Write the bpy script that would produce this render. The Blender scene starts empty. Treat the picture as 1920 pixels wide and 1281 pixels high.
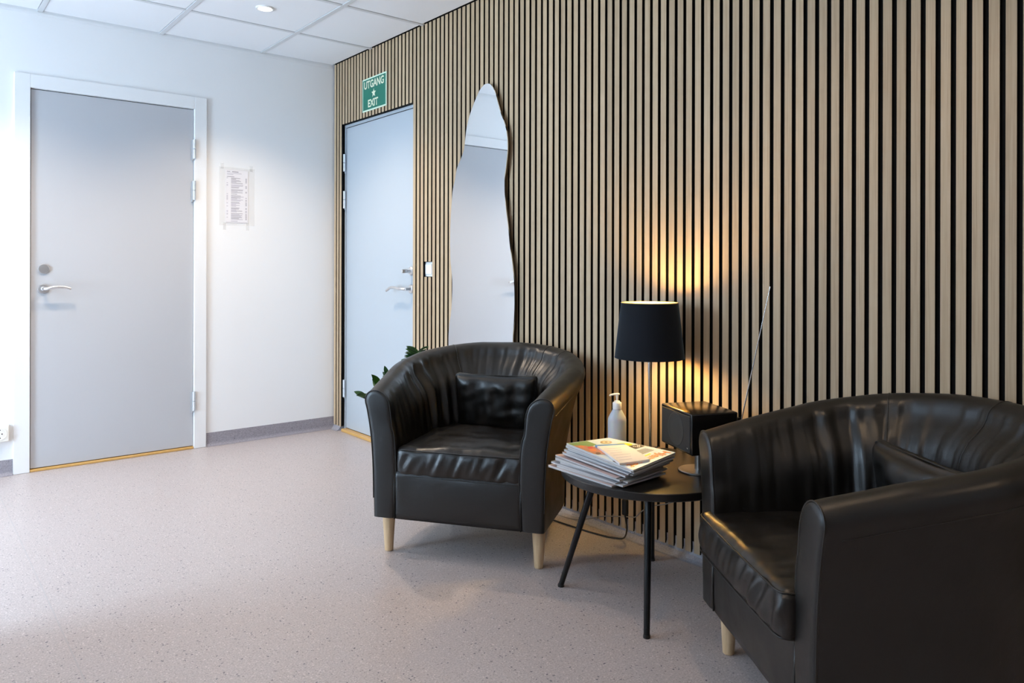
import bpy, bmesh, math, random
from math import sin, cos, pi, radians, sqrt
from mathutils import Vector, Matrix, noise

random.seed(7)
SC = bpy.context.scene
COL = SC.collection

# ------------------------------------------------------------------ camera, world, light, exposure
cam_d = bpy.data.cameras.new('camera')
cam = bpy.data.objects.new('camera', cam_d)
COL.objects.link(cam)
YAW, ROLL = 0.68877, 0.00227
fw = Vector((sin(YAW), cos(YAW), 0)); rt = Vector((cos(YAW), -sin(YAW), 0)); up = Vector((0, 0, 1))
Rr = rt * cos(ROLL) + up * sin(ROLL); Uu = -rt * sin(ROLL) + up * cos(ROLL)
cam.matrix_world = Matrix(((Rr.x, Uu.x, -fw.x, -2.32801), (Rr.y, Uu.y, -fw.y, -4.76066),
                           (Rr.z, Uu.z, -fw.z, 1.10591), (0, 0, 0, 1)))
cam_d.sensor_width = 36.0
cam_d.lens = 36.0 * 1403.589 / 1915.0
cam_d.shift_y = -(640.5 - 501.917) / 1920.0          # view-camera shift keeps verticals upright
cam_d.clip_start = 0.02
SC.camera = cam

SC.view_settings.view_transform = 'Standard'
SC.view_settings.look = 'None'
SC.view_settings.exposure = 0.10
SC.view_settings.gamma = 1.0
SC.view_settings.use_curve_mapping = False
SC.cycles.max_bounces = 10
SC.cycles.diffuse_bounces = 6
SC.cycles.glossy_bounces = 5
SC.cycles.transparent_max_bounces = 12
SC.cycles.sample_clamp_indirect = 6.0
SC.cycles.caustics_reflective = False
SC.cycles.caustics_refractive = False
SC.cycles.use_denoising = True

SKY_COL, SKY_STR = (0.58, 0.785, 1.0), 29.5
LAMP_COL = (1.0, 0.80, 0.60)
LAMP_W, LAMP_W_NEAR = 74.0, 17.0
LAMP_COL_NEAR = (1.0, 0.70, 0.42)
BULB_COL, BULB_STRENGTH = (1.0, .68, .23), 225.0      # warm dim bulb of the table lamp
H = 2.485                    # ceiling height
WEST, SOUTH = -4.4, -7.0     # left wall plane, rear wall plane
W1 = (-1.85, -0.85, 0.06, 2.30)     # glazed door in the left wall  (y0, y1, z0, z1)
W2 = (-3.80, -3.38, 0.95, 2.05)    # smaller window further along that wall

wd = bpy.data.worlds.new('sky'); SC.world = wd
wd.use_nodes = True
bg = wd.node_tree.nodes['Background']
bg.inputs[0].default_value = (*SKY_COL, 1); bg.inputs[1].default_value = SKY_STR

def portal(name, y0, y1, z0, z1):
    l = bpy.data.lights.new(name, 'AREA'); l.shape = 'RECTANGLE'
    l.size = z1 - z0; l.size_y = y1 - y0
    l.cycles.is_portal = True
    o = bpy.data.objects.new(name, l); COL.objects.link(o)
    o.location = (WEST - 0.16, (y0 + y1) / 2, (z0 + z1) / 2)
    o.rotation_euler = (0, radians(-90), 0)      # faces +X, into the room
    return o
portal('sky_portal', *W1)
portal('sky_portal', *W2)

# ------------------------------------------------------------------ materials
def mat(name, col=(.5, .5, .5), rough=.5, metal=0.0, spec=.5, **kw):
    m = bpy.data.materials.new(name); m.use_nodes = True
    b = m.node_tree.nodes['Principled BSDF']
    b.inputs['Base Color'].default_value = (*col, 1)
    b.inputs['Roughness'].default_value = rough
    b.inputs['Metallic'].default_value = metal
    b.inputs['Specular IOR Level'].default_value = spec
    for k, v in kw.items():
        b.inputs[k].default_value = v
    m['b'] = 0
    return m

def nt(m):
    t = m.node_tree
    return t, t.nodes, t.links, t.nodes['Principled BSDF']

def node(t, typ, **kw):
    n = t.nodes.new(typ)
    for k, v in kw.items():
        if k in n.inputs.keys():
            n.inputs[k].default_value = v
        else:
            setattr(n, k, v)
    return n

def ramp(t, stops):
    r = t.nodes.new('ShaderNodeValToRGB')
    e = r.color_ramp.elements
    while len(e) < len(stops): e.new(0.5)
    for i, (p, c) in enumerate(stops):
        e[i].position = p; e[i].color = (*c, 1) if len(c) == 3 else c
    return r

def noise_bump(m, scale, strength, dist=.002, detail=4, coord='Object'):
    t, N, L, b = nt(m)
    tc = node(t, 'ShaderNodeTexCoord'); n = node(t, 'ShaderNodeTexNoise', Scale=scale, Detail=detail)
    L.new(tc.outputs[coord], n.inputs['Vector'])
    bp = node(t, 'ShaderNodeBump', Strength=strength, Distance=dist)
    L.new(n.outputs[0], bp.inputs['Height']); L.new(bp.outputs[0], b.inputs['Normal'])
    return n

M = {}
M['paint'] = mat('white_wall_paint', (.84, .84, .84), .62, spec=.3); noise_bump(M['paint'], 260, .05)
M['trim'] = mat('white_gloss_trim', (.83, .83, .83), .32)
M['tile'] = mat('ceiling_tile_white', (.86, .87, .89), .9, spec=.1); noise_bump(M['tile'], 500, .12, .001)
M['bar'] = mat('ceiling_bar_enamel', (.66, .67, .68), .45)
M['door'] = mat('grey_door_laminate', (.50, .505, .525), .38); noise_bump(M['door'], 400, .03)
M['door2'] = mat('pale_blue_door_paint', (.45, .50, .545), .40); noise_bump(M['door2'], 400, .03)
M['black'] = mat('black_fibreboard', (.006, .006, .006), .85, spec=.15)
M['gap'] = mat('dark_gap', (.01, .01, .011), .9)
M['threshold'] = mat('lacquered_oak_threshold', (.62, .36, .11), .35)
M['chrome'] = mat('polished_steel', (.72, .72, .73), .16, 1.0)
M['satin'] = mat('satin_steel', (.74, .74, .75), .38, 1.0)
M['zinc'] = mat('zinc_hinge', (.72, .76, .80), .36, .7)
M['mirror'] = mat('mirror_silver', (.93, .94, .94), .0, 1.0)
M['ply'] = mat('mirror_backing_board', (.10, .07, .04), .6)
M['plastic'] = mat('white_plastic', (.84, .84, .83), .30)
M['cream'] = mat('cream_plastic', (.84, .80, .72), .35)
M['dark'] = mat('dark_holes', (.03, .03, .03), .6)
M['blackmetal'] = mat('black_powder_coat', (.005, .0055, .0065), .24, spec=.35)
M['tabletop'] = mat('black_table_laminate', (.007, .0065, .006), .30); noise_bump(M['tabletop'], 300, .04)
M['spk'] = mat('black_satin_cabinet', (.006, .006, .006), .20)
M['grille'] = mat('black_speaker_cloth', (.006, .008, .010), .75)
M['alu'] = mat('brushed_aluminium', (.55, .54, .53), .38, 1.0)
M['shade'] = mat('black_velvet_shade', (.006, .008, .012), .8, spec=.2)
b = M['shade'].node_tree.nodes['Principled BSDF']
b.inputs['Sheen Weight'].default_value = .35; b.inputs['Sheen Tint'].default_value = (.25, .45, .7, 1); b.inputs['Sheen Roughness'].default_value = .35
M['gold'] = mat('gold_shade_lining', (.85, .58, .22), .45, .3)
M['bottle'] = mat('milky_plastic_bottle', (.52, .55, .62), .35)
b = M['bottle'].node_tree.nodes['Principled BSDF']
b.inputs['Subsurface Weight'].default_value = .4; b.inputs['Subsurface Scale'].default_value = .02
M['cord'] = mat('black_rubber_cord', (.01, .01, .01), .5)
M['greycord'] = mat('grey_cord', (.22, .21, .20), .5)
M['sign_g'] = mat('green_sign', (.005, .165, .105), .4)
M['sign_w'] = mat('cream_luminous_print', (.75, .78, .58), .5)
M['sign_e'] = mat('pale_green_border', (.66, .82, .66), .5)
M['paper'] = mat('white_paper', (.80, .78, .80), .7)
M['ink'] = mat('grey_print', (.36, .34, .37), .8)
M['ink2'] = mat('pale_print', (.50, .47, .52), .8)
M['pot'] = mat('grey_plant_pot', (.22, .22, .23), .5)
M['soil'] = mat('potting_soil', (.03, .02, .013), .95)
M['stem'] = mat('green_stem', (.10, .20, .05), .45)

# emission materials: lit downlight lens and bulb
def emis(name, col, s):
    m = bpy.data.materials.new(name); m.use_nodes = True
    t = m.node_tree; t.nodes.clear()
    o = t.nodes.new('ShaderNodeOutputMaterial'); e = t.nodes.new('ShaderNodeEmission')
    e.inputs[0].default_value = (*col, 1); e.inputs[1].default_value = s
    t.links.new(e.outputs[0], o.inputs[0]); return m
M['lens'] = emis('lit_downlight_lens', (1, .93, .84), 14)
M['bulb'] = emis('lit_bulb', BULB_COL, BULB_STRENGTH)

def clear_mat(name, col, alpha, rough):
    m = mat(name, col, rough); t, N, L, b = nt(m)
    tr = node(t, 'ShaderNodeBsdfTransparent'); mx = node(t, 'ShaderNodeMixShader', Fac=alpha)
    L.new(tr.outputs[0], mx.inputs[1]); L.new(b.outputs[0], mx.inputs[2])
    L.new(mx.outputs[0], N['Material Output'].inputs[0]); return m
M['sleeve'] = clear_mat('clear_plastic_sleeve', (.84, .82, .80), .14, .2)
M['tape'] = clear_mat('clear_tape', (.82, .80, .78), .14, .3)
M['glass'] = clear_mat('window_glass', (.9, .95, .95), .06, .02)

# speckled vinyl
def vinyl(name, base, dk):
    m = mat(name, base, .36, spec=.45); t, N, L, b = nt(m)
    tc = node(t, 'ShaderNodeTexCoord')
    n1 = node(t, 'ShaderNodeTexNoise', Scale=190, Detail=3)
    n0 = node(t, 'ShaderNodeTexNoise', Scale=1.3, Detail=2)
    for n in (n1, n0): L.new(tc.outputs['Object'], n.inputs['Vector'])
    r1 = ramp(t, [(.34, tuple(c * .83 for c in base)), (.66, tuple(min(1, c * 1.15) for c in base))])
    L.new(n1.outputs[0], r1.inputs[0])
    last = r1.outputs[0]
    for sc, size, keep, col, off in ((80, .20, .93, dk, 0), (140, .24, .90, tuple(c * .45 for c in base), 3.3), (125, .25, .86, tuple(min(1, c * 1.45) for c in base), 7.1), (210, .30, .75, tuple(c * .75 for c in base), 5.0)):
        mp = node(t, 'ShaderNodeMapping'); mp.inputs['Location'].default_value = (off, off, off)
        mp.inputs['Scale'].default_value = (1, 1, 1)
        L.new(tc.outputs['Object'], mp.inputs[0])
        wn = node(t, 'ShaderNodeTexNoise', Scale=60.0, Detail=1)
        L.new(mp.outputs[0], wn.inputs['Vector'])
        dm = node(t, 'ShaderNodeVectorMath', operation='MULTIPLY_ADD')
        dm.inputs[1].default_value = (.012, .012, .012)
        L.new(wn.outputs['Color'], dm.inputs[0]); L.new(mp.outputs[0], dm.inputs[2])
        v = node(t, 'ShaderNodeTexVoronoi', Scale=sc); v.voronoi_dimensions = '2D' if name.endswith('floor') else '3D'
        L.new(dm.outputs[0], v.inputs['Vector'])
        lt = node(t, 'ShaderNodeMath', operation='LESS_THAN'); lt.inputs[1].default_value = size
        L.new(v.outputs['Distance'], lt.inputs[0])
        sp = node(t, 'ShaderNodeSeparateColor'); L.new(v.outputs['Color'], sp.inputs[0])
        gt = node(t, 'ShaderNodeMath', operation='GREATER_THAN'); gt.inputs[1].default_value = keep
        L.new(sp.outputs[0], gt.inputs[0])
        mu = node(t, 'ShaderNodeMath', operation='MULTIPLY')
        L.new(lt.outputs[0], mu.inputs[0]); L.new(gt.outputs[0], mu.inputs[1])
        mu2 = node(t, 'ShaderNodeMath', operation='MULTIPLY'); mu2.inputs[1].default_value = .8
        L.new(mu.outputs[0], mu2.inputs[0])
        mx = node(t, 'ShaderNodeMix'); mx.data_type = 'RGBA'
        L.new(mu2.outputs[0], mx.inputs[0]); L.new(last, mx.inputs[6]); mx.inputs[7].default_value = (*col, 1)
        last = mx.outputs[2]
    L.new(last, b.inputs['Base Color'])
    bp = node(t, 'ShaderNodeBump', Strength=.06, Distance=.001)
    L.new(n1.outputs[0], bp.inputs['Height']); L.new(bp.outputs[0], b.inputs['Normal'])
    rr = ramp(t, [(.3, (.33,) * 3), (.7, (.42,) * 3)]); L.new(n0.outputs[0], rr.inputs[0]); L.new(rr.outputs[0], b.inputs['Roughness'])
    return m
M['floor'] = vinyl('speckled_vinyl_floor', (.495, .440, .432), (.05, .05, .08))
M['cove'] = vinyl('speckled_vinyl_skirting', (.30, .28, .31), (.04, .04, .05))

# oak slats with grain, a different board for every slat
def oak():
    m = mat('oak_slat_veneer', (.5, .4, .3), .55, spec=.3); t, N, L, b = nt(m)
    tc = node(t, 'ShaderNodeTexCoord'); oi = node(t, 'ShaderNodeObjectInfo')
    ad = node(t, 'ShaderNodeVectorMath', operation='ADD'); 
    cmb = node(t, 'ShaderNodeCombineXYZ')
    mul = node(t, 'ShaderNodeMath', operation='MULTIPLY'); mul.inputs[1].default_value = 37.0
    L.new(oi.outputs['Random'], mul.inputs[0]); L.new(mul.outputs[0], cmb.inputs[1]); L.new(mul.outputs[0], cmb.inputs[2])
    L.new(tc.outputs['Object'], ad.inputs[0]); L.new(cmb.outputs[0], ad.inputs[1])
    mp = node(t, 'ShaderNodeMapping'); mp.inputs['Scale'].default_value = (120, 260, 5.0)
    L.new(ad.outputs[0], mp.inputs[0])
    n = node(t, 'ShaderNodeTexNoise', Scale=1.0, Detail=5, Roughness=.6); L.new(mp.outputs[0], n.inputs['Vector'])
    mp2 = node(t, 'ShaderNodeMapping'); mp2.inputs['Scale'].default_value = (30, 60, 1.3)
    L.new(ad.outputs[0], mp2.inputs[0])
    n2 = node(t, 'ShaderNodeTexNoise', Scale=1.0, Detail=3); L.new(mp2.outputs[0], n2.inputs['Vector'])
    r = ramp(t, [(.28, (.365, .25, .147)), (.50, (.495, .365, .232)), (.75, (.575, .445, .30))])
    mixf = node(t, 'ShaderNodeMath', operation='MULTIPLY_ADD'); mixf.inputs[1].default_value = .6
    sc2 = node(t, 'ShaderNodeMath', operation='MULTIPLY'); sc2.inputs[1].default_value = .4
    L.new(n2.outputs[0], sc2.inputs[0]); L.new(n.outputs[0], mixf.inputs[0]); L.new(sc2.outputs[0], mixf.inputs[2])
    L.new(mixf.outputs[0], r.inputs[0])
    hv = node(t, 'ShaderNodeHueSaturation')
    mr = node(t, 'ShaderNodeMapRange'); mr.inputs[3].default_value = .90; mr.inputs[4].default_value = 1.08
    L.new(oi.outputs['Random'], mr.inputs[0]); L.new(mr.outputs[0], hv.inputs['Value'])
    L.new(r.outputs[0], hv.inputs['Color']); L.new(hv.outputs[0], b.inputs['Base Color'])
    bp = node(t, 'ShaderNodeBump', Strength=.12, Distance=.0006); L.new(n.outputs[0], bp.inputs['Height']); L.new(bp.outputs[0], b.inputs['Normal'])
    return m
M['oak'] = oak()

def birch():
    m = mat('lacquered_birch', (.66, .46, .27), .4); t, N, L, b = nt(m)
    tc = node(t, 'ShaderNodeTexCoord'); mp = node(t, 'ShaderNodeMapping'); mp.inputs['Scale'].default_value = (60, 60, 6)
    L.new(tc.outputs['Object'], mp.inputs[0])
    n = node(t, 'ShaderNodeTexNoise', Scale=1.5, Detail=4); L.new(mp.outputs[0], n.inputs['Vector'])
    r = ramp(t, [(.3, (.56, .37, .20)), (.7, (.74, .54, .33))]); L.new(n.outputs[0], r.inputs[0]); L.new(r.outputs[0], b.inputs['Base Color'])
    return m
M['birch'] = birch()

def leather(name, base, lo, hi):
    m = mat(name, base, .4, spec=.62); t, N, L, b = nt(m)
    tc = node(t, 'ShaderNodeTexCoord')
    v = node(t, 'ShaderNodeTexVoronoi', Scale=330); v.feature = 'DISTANCE_TO_EDGE'
    n = node(t, 'ShaderNodeTexNoise', Scale=11, Detail=5); n3 = node(t, 'ShaderNodeTexNoise', Scale=3.0, Detail=3)
    for x in (v, n, n3): L.new(tc.outputs['Object'], x.inputs['Vector'])
    r = ramp(t, [(.3, (lo,) * 3), (.7, (hi,) * 3)]); L.new(n.outputs[0], r.inputs[0]); L.new(r.outputs[0], b.inputs['Roughness'])
    c = ramp(t, [(.3, tuple(x * .8 for x in base)), (.75, tuple(x * 1.35 for x in base))]); L.new(n3.outputs[0], c.inputs[0]); L.new(c.outputs[0], b.inputs['Base Color'])
    b1 = node(t, 'ShaderNodeBump', Strength=.22, Distance=.0006); L.new(v.outputs['Distance'], b1.inputs['Height'])
    b2 = node(t, 'ShaderNodeBump', Strength=.25, Distance=.006); L.new(n.outputs[0], b2.inputs['Height'])
    L.new(b1.outputs[0], b2.inputs['Normal']); L.new(b2.outputs[0], b.inputs['Normal'])
    return m
M['leather'] = leather('dark_brown_leather', (.0040, .0036, .0030), .30, .45)
M['leather_seat'] = leather('worn_dark_leather', (.0060, .0046, .0036), .29, .42)

def leafmat():
    m = mat('glossy_leaf', (.02, .07, .015), .3); t, N, L, b = nt(m)
    oi = node(t, 'ShaderNodeObjectInfo')
    r = ramp(t, [(0, (.012, .045, .012)), (.7, (.03, .10, .02)), (1, (.09, .19, .04))]); L.new(oi.outputs['Random'], r.inputs[0]); L.new(r.outputs[0], b.inputs['Base Color'])
    return m
M['leaf'] = leafmat()

def pagesmat():
    m = mat('magazine_page_edges', (.7, .68, .66), .8, spec=.2); t, N, L, b = nt(m)
    tc = node(t, 'ShaderNodeTexCoord'); mp = node(t, 'ShaderNodeMapping'); mp.inputs['Scale'].default_value = (2, 2, 1400)
    L.new(tc.outputs['Object'], mp.inputs[0])
    n = node(t, 'ShaderNodeTexNoise', Scale=1, Detail=2); L.new(mp.outputs[0], n.inputs['Vector'])
    r = ramp(t, [(.35, (.42, .40, .40)), (.55, (.72, .71, .72)), (.8, (.80, .79, .79))]); L.new(n.outputs[0], r.inputs[0]); L.new(r.outputs[0], b.inputs['Base Color'])
    return m
M['pages'] = pagesmat()
def flat(name, col, rough=.35): return mat(name, col, rough)

# ------------------------------------------------------------------ helpers
def link(name, data, parent=None, loc=(0, 0, 0), rot=(0, 0, 0)):
    o = bpy.data.objects.new(name, data); COL.objects.link(o)
    if parent is not None: o.parent = parent
    o.location = loc; o.rotation_euler = rot
    return o

def mesh_from(bm, name, mats, smooth=False, angle=None):
    bmesh.ops.recalc_face_normals(bm, faces=bm.faces[:])
    me = bpy.data.meshes.new(name); bm.to_mesh(me); bm.free()
    for m in (mats if isinstance(mats, (list, tuple)) else [mats]): me.materials.append(m)
    if smooth:
        me.polygons.foreach_set('use_smooth', [True] * len(me.polygons))
        if angle: me.set_sharp_from_angle(angle=radians(angle))
    return me

def obj(name, bm, mats, parent=None, loc=(0, 0, 0), rot=(0, 0, 0), smooth=False, angle=None):
    return link(name, mesh_from(bm, name, mats, smooth, angle), parent, loc, rot)

def box(bm, x0, x1, y0, y1, z0, z1, bev=0, seg=2, mi=0):
    r = bmesh.ops.create_cube(bm, size=1)
    vs = r['verts']
    for v in vs:
        v.co = Vector(((x0 + x1) / 2 + v.co.x * (x1 - x0), (y0 + y1) / 2 + v.co.y * (y1 - y0), (z0 + z1) / 2 + v.co.z * (z1 - z0)))
    fs = list({f for v in vs for f in v.link_faces})
    for f in fs: f.material_index = mi
    if bev:
        es = list({e for v in vs for e in v.link_edges})
        rr = bmesh.ops.bevel(bm, geom=es, offset=bev, segments=seg, profile=.5, affect='EDGES')
        for f in rr['faces']: f.material_index = mi
    return vs

def boxes(*bs, bev=0, seg=1):
    bm = bmesh.new()
    for b in bs: box(bm, *b, bev=bev, seg=seg)
    return bm

def lathe(bm, prof, seg=32, mtx=None, mi=0, cap=True):
    mtx = mtx or Matrix()
    rings = []
    for r, z in prof:
        if r < 1e-6: rings.append([bm.verts.new(mtx @ Vector((0, 0, z)))])
        else: rings.append([bm.verts.new(mtx @ Vector((r * cos(2 * pi * i / seg), r * sin(2 * pi * i / seg), z))) for i in range(seg)])
    for a, b in zip(rings, rings[1:]):
        for i in range(seg):
            j = (i + 1) % seg
            if len(a) == 1 and len(b) == 1: continue
            if len(a) == 1: f = bm.faces.new((a[0], b[i], b[j]))
            elif len(b) == 1: f = bm.faces.new((a[i], a[j], b[0]))
            else: f = bm.faces.new((a[i], a[j], b[j], b[i]))
            f.material_index = mi
    if cap:
        for rg in (rings[0], rings[-1]):
            if len(rg) > 2:
                f = bm.faces.new(rg); f.material_index = mi
    return bm

def catmull(pts, n, closed=False):
    P = [Vector(p) for p in pts]; out = []; N = len(P)
    segs = N if closed else N - 1
    for k in range(n):
        t = k / n * segs if closed else k / (n - 1) * segs
        i = min(int(t), segs - 1); u = t - i
        g = (lambda j: P[j % N]) if closed else (lambda j: P[max(0, min(N - 1, j))])
        a, b, c, d = g(i - 1), g(i), g(i + 1), g(i + 2)
        out.append(.5 * ((2 * b) + (c - a) * u + (2 * a - 5 * b + 4 * c - d) * u * u + (3 * b - a - 3 * c + d) * u ** 3))
    return out

def tube(bm, pts, r, seg=8, cap=True, mi=0, flat_=None):
    P = [Vector(p) for p in pts]; rs = r if isinstance(r, (list, tuple)) else [r] * len(P)
    rings = []; prev = None
    for i, p in enumerate(P):
        d = (P[min(i + 1, len(P) - 1)] - P[max(i - 1, 0)]).normalized()
        if prev is None:
            ref = Vector((0, 0, 1)) if abs(d.z) < .9 else Vector((1, 0, 0))
            a = d.cross(ref).normalized()
        else: a = (prev - d * prev.dot(d)).normalized()
        b = d.cross(a); prev = a
        k = flat_ or 1
        rings.append([bm.verts.new(p + a * (rs[i] * cos(2 * pi * j / seg)) + b * (rs[i] * k * sin(2 * pi * j / seg))) for j in range(seg)])
    for A, B in zip(rings, rings[1:]):
        for j in range(seg):
            f = bm.faces.new((A[j], A[(j + 1) % seg], B[(j + 1) % seg], B[j])); f.material_index = mi
    if cap:
        for rg in (rings[0], rings[-1]):
            f = bm.faces.new(rg); f.material_index = mi
    return bm

def soft_box(bm, w, d, h, r, n=(28, 28, 8), fn=None, mi=0):
    """rounded box with dense faces; fn(unit_pos, pos) -> offset"""
    nx, ny, nz = n; cache = {}
    def vert(i, j, k):
        key = (i, j, k)
        if key in cache: return cache[key]
        p = Vector(((i / nx - .5) * w, (j / ny - .5) * d, (k / nz - .5) * h))
        c = Vector((max(-w / 2 + r, min(w / 2 - r, p.x)), max(-d / 2 + r, min(d / 2 - r, p.y)), max(-h / 2 + min(r, h / 2.02), min(h / 2 - min(r, h / 2.02), p.z))))
        dv = p - c
        if dv.length > 1e-9:
            # map cube shell to sphere shell
            m = max(abs(dv.x), abs(dv.y), abs(dv.z))
            dv = dv.normalized() * m
        q = c + dv
        if fn: q = q + fn(Vector((i / nx * 2 - 1, j / ny * 2 - 1, k / nz * 2 - 1)), q)
        cache[key] = bm.verts.new(q); return cache[key]
    def quad(a, b, c, d_):
        f = bm.faces.new((vert(*a), vert(*b), vert(*c), vert(*d_))); f.material_index = mi
    for i in range(nx):
        for j in range(ny):
            quad((i, j, 0), (i, j + 1, 0), (i + 1, j + 1, 0), (i + 1, j, 0)); quad((i, j, nz), (i + 1, j, nz), (i + 1, j + 1, nz), (i, j + 1, nz))
    for i in range(nx):
        for k in range(nz):
            quad((i, 0, k), (i + 1, 0, k), (i + 1, 0, k + 1), (i, 0, k + 1)); quad((i, ny, k), (i, ny, k + 1), (i + 1, ny, k + 1), (i + 1, ny, k))
    for j in range(ny):
        for k in range(nz):
            quad((0, j, k), (0, j, k + 1), (0, j + 1, k + 1), (0, j + 1, k)); quad((nx, j, k), (nx, j + 1, k), (nx, j + 1, k + 1), (nx, j, k + 1))
    return bm

def struct(o): o['kind'] = 'structure'; return o
def tag(o, label, cat, group=None):
    o['label'] = label; o['category'] = cat
    if group: o['group'] = group
    return o
def thing(name, label, cat, loc=(0, 0, 0), rz=0, group=None):
    return tag(link(name, None, None, loc, (0, 0, rz)), label, cat, group)

FONT = None
def text_mesh(s, size, depth=0.0, bold=0.0):
    c = bpy.data.curves.new('t', 'FONT'); c.body = s; c.size = size; c.extrude = depth; c.offset = bold; c.align_x = 'CENTER'; c.align_y = 'CENTER'; c.resolution_u = 3
    o = bpy.data.objects.new('t', c); COL.objects.link(o)
    bpy.context.view_layer.update()
    dg = bpy.context.evaluated_depsgraph_get()
    me = bpy.data.meshes.new_from_object(o.evaluated_get(dg))
    bpy.data.objects.remove(o); bpy.data.curves.remove(c)
    return me

# ------------------------------------------------------------------ room shell
bm = bmesh.new(); box(bm, WEST - .2, .5, SOUTH - .2, .3, -.12, 0)
floor_o = struct(obj('floor', bm, M['floor']))
bm = bmesh.new(); box(bm, -1.9345, -1.931, SOUTH, -.02, -.001, .0003)
M['weld'] = mat('vinyl_weld_seam', (.44, .41, .41), .4)
obj('floor_seam', bm, M['weld'], floor_o)

bm = boxes((WEST - .2, .3, 0, .2, 0, 2.75))
# door 1 opening is a shallow recess: built from boxes round the hole
bm.free()
D1 = (-1.763, -.9195)      # leaf extents
bm = boxes((WEST - .2, D1[0] - .004, 0, .2, 0, 2.75), (D1[1] + .004, .5, 0, .2, 0, 2.75), (D1[0] - .004, D1[1] + .004, 0, .2, 2.069, 2.75), (D1[0] - .004, D1[1] + .004, .06, .2, 0, 2.069))
struct(obj('wall_back', bm, M['paint']))
w1, w2 = W1, W2
x0, x1 = WEST - .2, WEST
bm = boxes((x0, x1, w1[1], 0, 0, 2.75), (x0, x1, w2[1], w1[0], 0, 2.75), (x0, x1, SOUTH, w2[0], 0, 2.75),
           (x0, x1, w1[0], w1[1], w1[3], 2.75), (x0, x1, w1[0], w1[1], 0, w1[2]), (x0, x1, w2[0], w2[1], w2[3], 2.75), (x0, x1, w2[0], w2[1], 0, w2[2]))
struct(obj('wall_left', bm, M['paint']))
bm = boxes((WEST - .2, .5, SOUTH - .2, SOUTH, 0, 2.75)); struct(obj('wall_rear', bm, M['paint']))
struct(obj('wall_light_block', boxes((WEST, -2.45, -2.02, -1.92, 0, 1.0)), M['paint']))   # unseen low wall, added to keep window light off the near floor
for i, w in enumerate((w1, w2)):
    bm = bmesh.new(); xa, xb = WEST - .12, WEST - .06
    for b_ in ((xa, xb, w[0], w[0] + .07, w[2], w[3]), (xa, xb, w[1] - .07, w[1], w[2], w[3]), (xa, xb, w[0], w[1], w[2], w[2] + .08), (xa, xb, w[0], w[1], w[3] - .07, w[3]),
               (xa, xb, (w[0] + w[1]) / 2 - .04, (w[0] + w[1]) / 2 + .04, w[2], w[3])):
        box(bm, *b_)
    wf = struct(obj('window_%d' % (i + 1), bm, M['trim']))
    ym = (w[0] + w[1]) / 2
    for ya, yb in ((w[0] + .07, ym - .04), (ym + .04, w[1] - .07)):
        obj('pane', boxes((xa + .025, xa + .031, ya, yb, w[2] + .08, w[3] - .07)), M['glass'], wf)

# ceiling: slab above, grid of bars and lay-in tiles
cl = struct(obj('ceiling', boxes((WEST - .2, .5, SOUTH - .2, .2, 2.56, 2.75)), M['tile']))
xl = [0.0, -.4965] + [-.4965 - .612 * k for k in range(1, 6)]
xl = [x for x in xl if x > WEST] + [WEST]
yl = [0.0] + [-.527 - .6045 * k for k in range(0, 11)]
yl = [y for y in yl if y > SOUTH + .05] + [SOUTH]
BW = .024
bar_y = mesh_from(boxes((-BW / 2, BW / 2, SOUTH, 0, 0, .03)), 'grid_bar', M['bar'])
for x in xl[1:-1]: link('grid_bar', bar_y, cl, (x, 0, H))
for y in yl[1:-1]:
    for xa, xb in zip(xl, xl[1:]):
        obj('grid_bar', boxes((xb + BW / 2 if xb > WEST else xb, xa - BW / 2 if xa < 0 else xa, y - BW / 2, y + BW / 2, H + .0008, H + .03)), M['bar'], cl)
tcache = {}
for xa, xb in zip(xl, xl[1:]):
    for ya, yb in zip(yl, yl[1:]):
        w_, d_ = round(xa - xb - .004, 4), round(ya - yb - .004, 4)
        if (w_, d_) not in tcache:
            bm = bmesh.new(); tcache[(w_, d_)] = None
            box(bm, -w_ / 2, w_ / 2, -d_ / 2, d_ / 2, .012, .03)
            box(bm, -w_ / 2 + .013, w_ / 2 - .013, -d_ / 2 + .013, d_ / 2 - .013, .004, .012, bev=.0015, seg=1)
            tcache[(w_, d_)] = mesh_from(bm, 'ceiling_tile', M['tile'])
        link('ceiling_tile', tcache[(w_, d_)], cl, ((xa + xb) / 2, (ya + yb) / 2, H))
# wall angle trim under the ceiling
struct(obj('trim_1', boxes((WEST, -.004, -.0022, -.0002, H - .020, H - .003)), M['trim']))

# coved vinyl skirting on the back wall
def cove_profile(h, r, t=.003):
    out = [(-t, h)]; n = 6
    out.append((-t, r))
    for i in range(1, n + 1):
        a = pi / 2 * i / n
        out.append((-t - (r - r * cos(a)), r - r * sin(a) + .0006))
    return out
def cove(name, xa, xb):
    bm = bmesh.new(); pr = cove_profile(.083, .022) + [(0.02, .0004), (0.02, .083)]
    A = [bm.verts.new((xa, p[0], p[1])) for p in pr]; B = [bm.verts.new((xb, p[0], p[1])) for p in pr]
    n = len(pr)
    for i in range(n): bm.faces.new((A[i], A[(i + 1) % n], B[(i + 1) % n], B[i]))
    bm.faces.new(A); bm.faces.new(B)
    return struct(obj(name, bm, M['cove']))
cove('baseboard_back', -.847, .01)
cove('baseboard_left', WEST, -1.8405)

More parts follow.
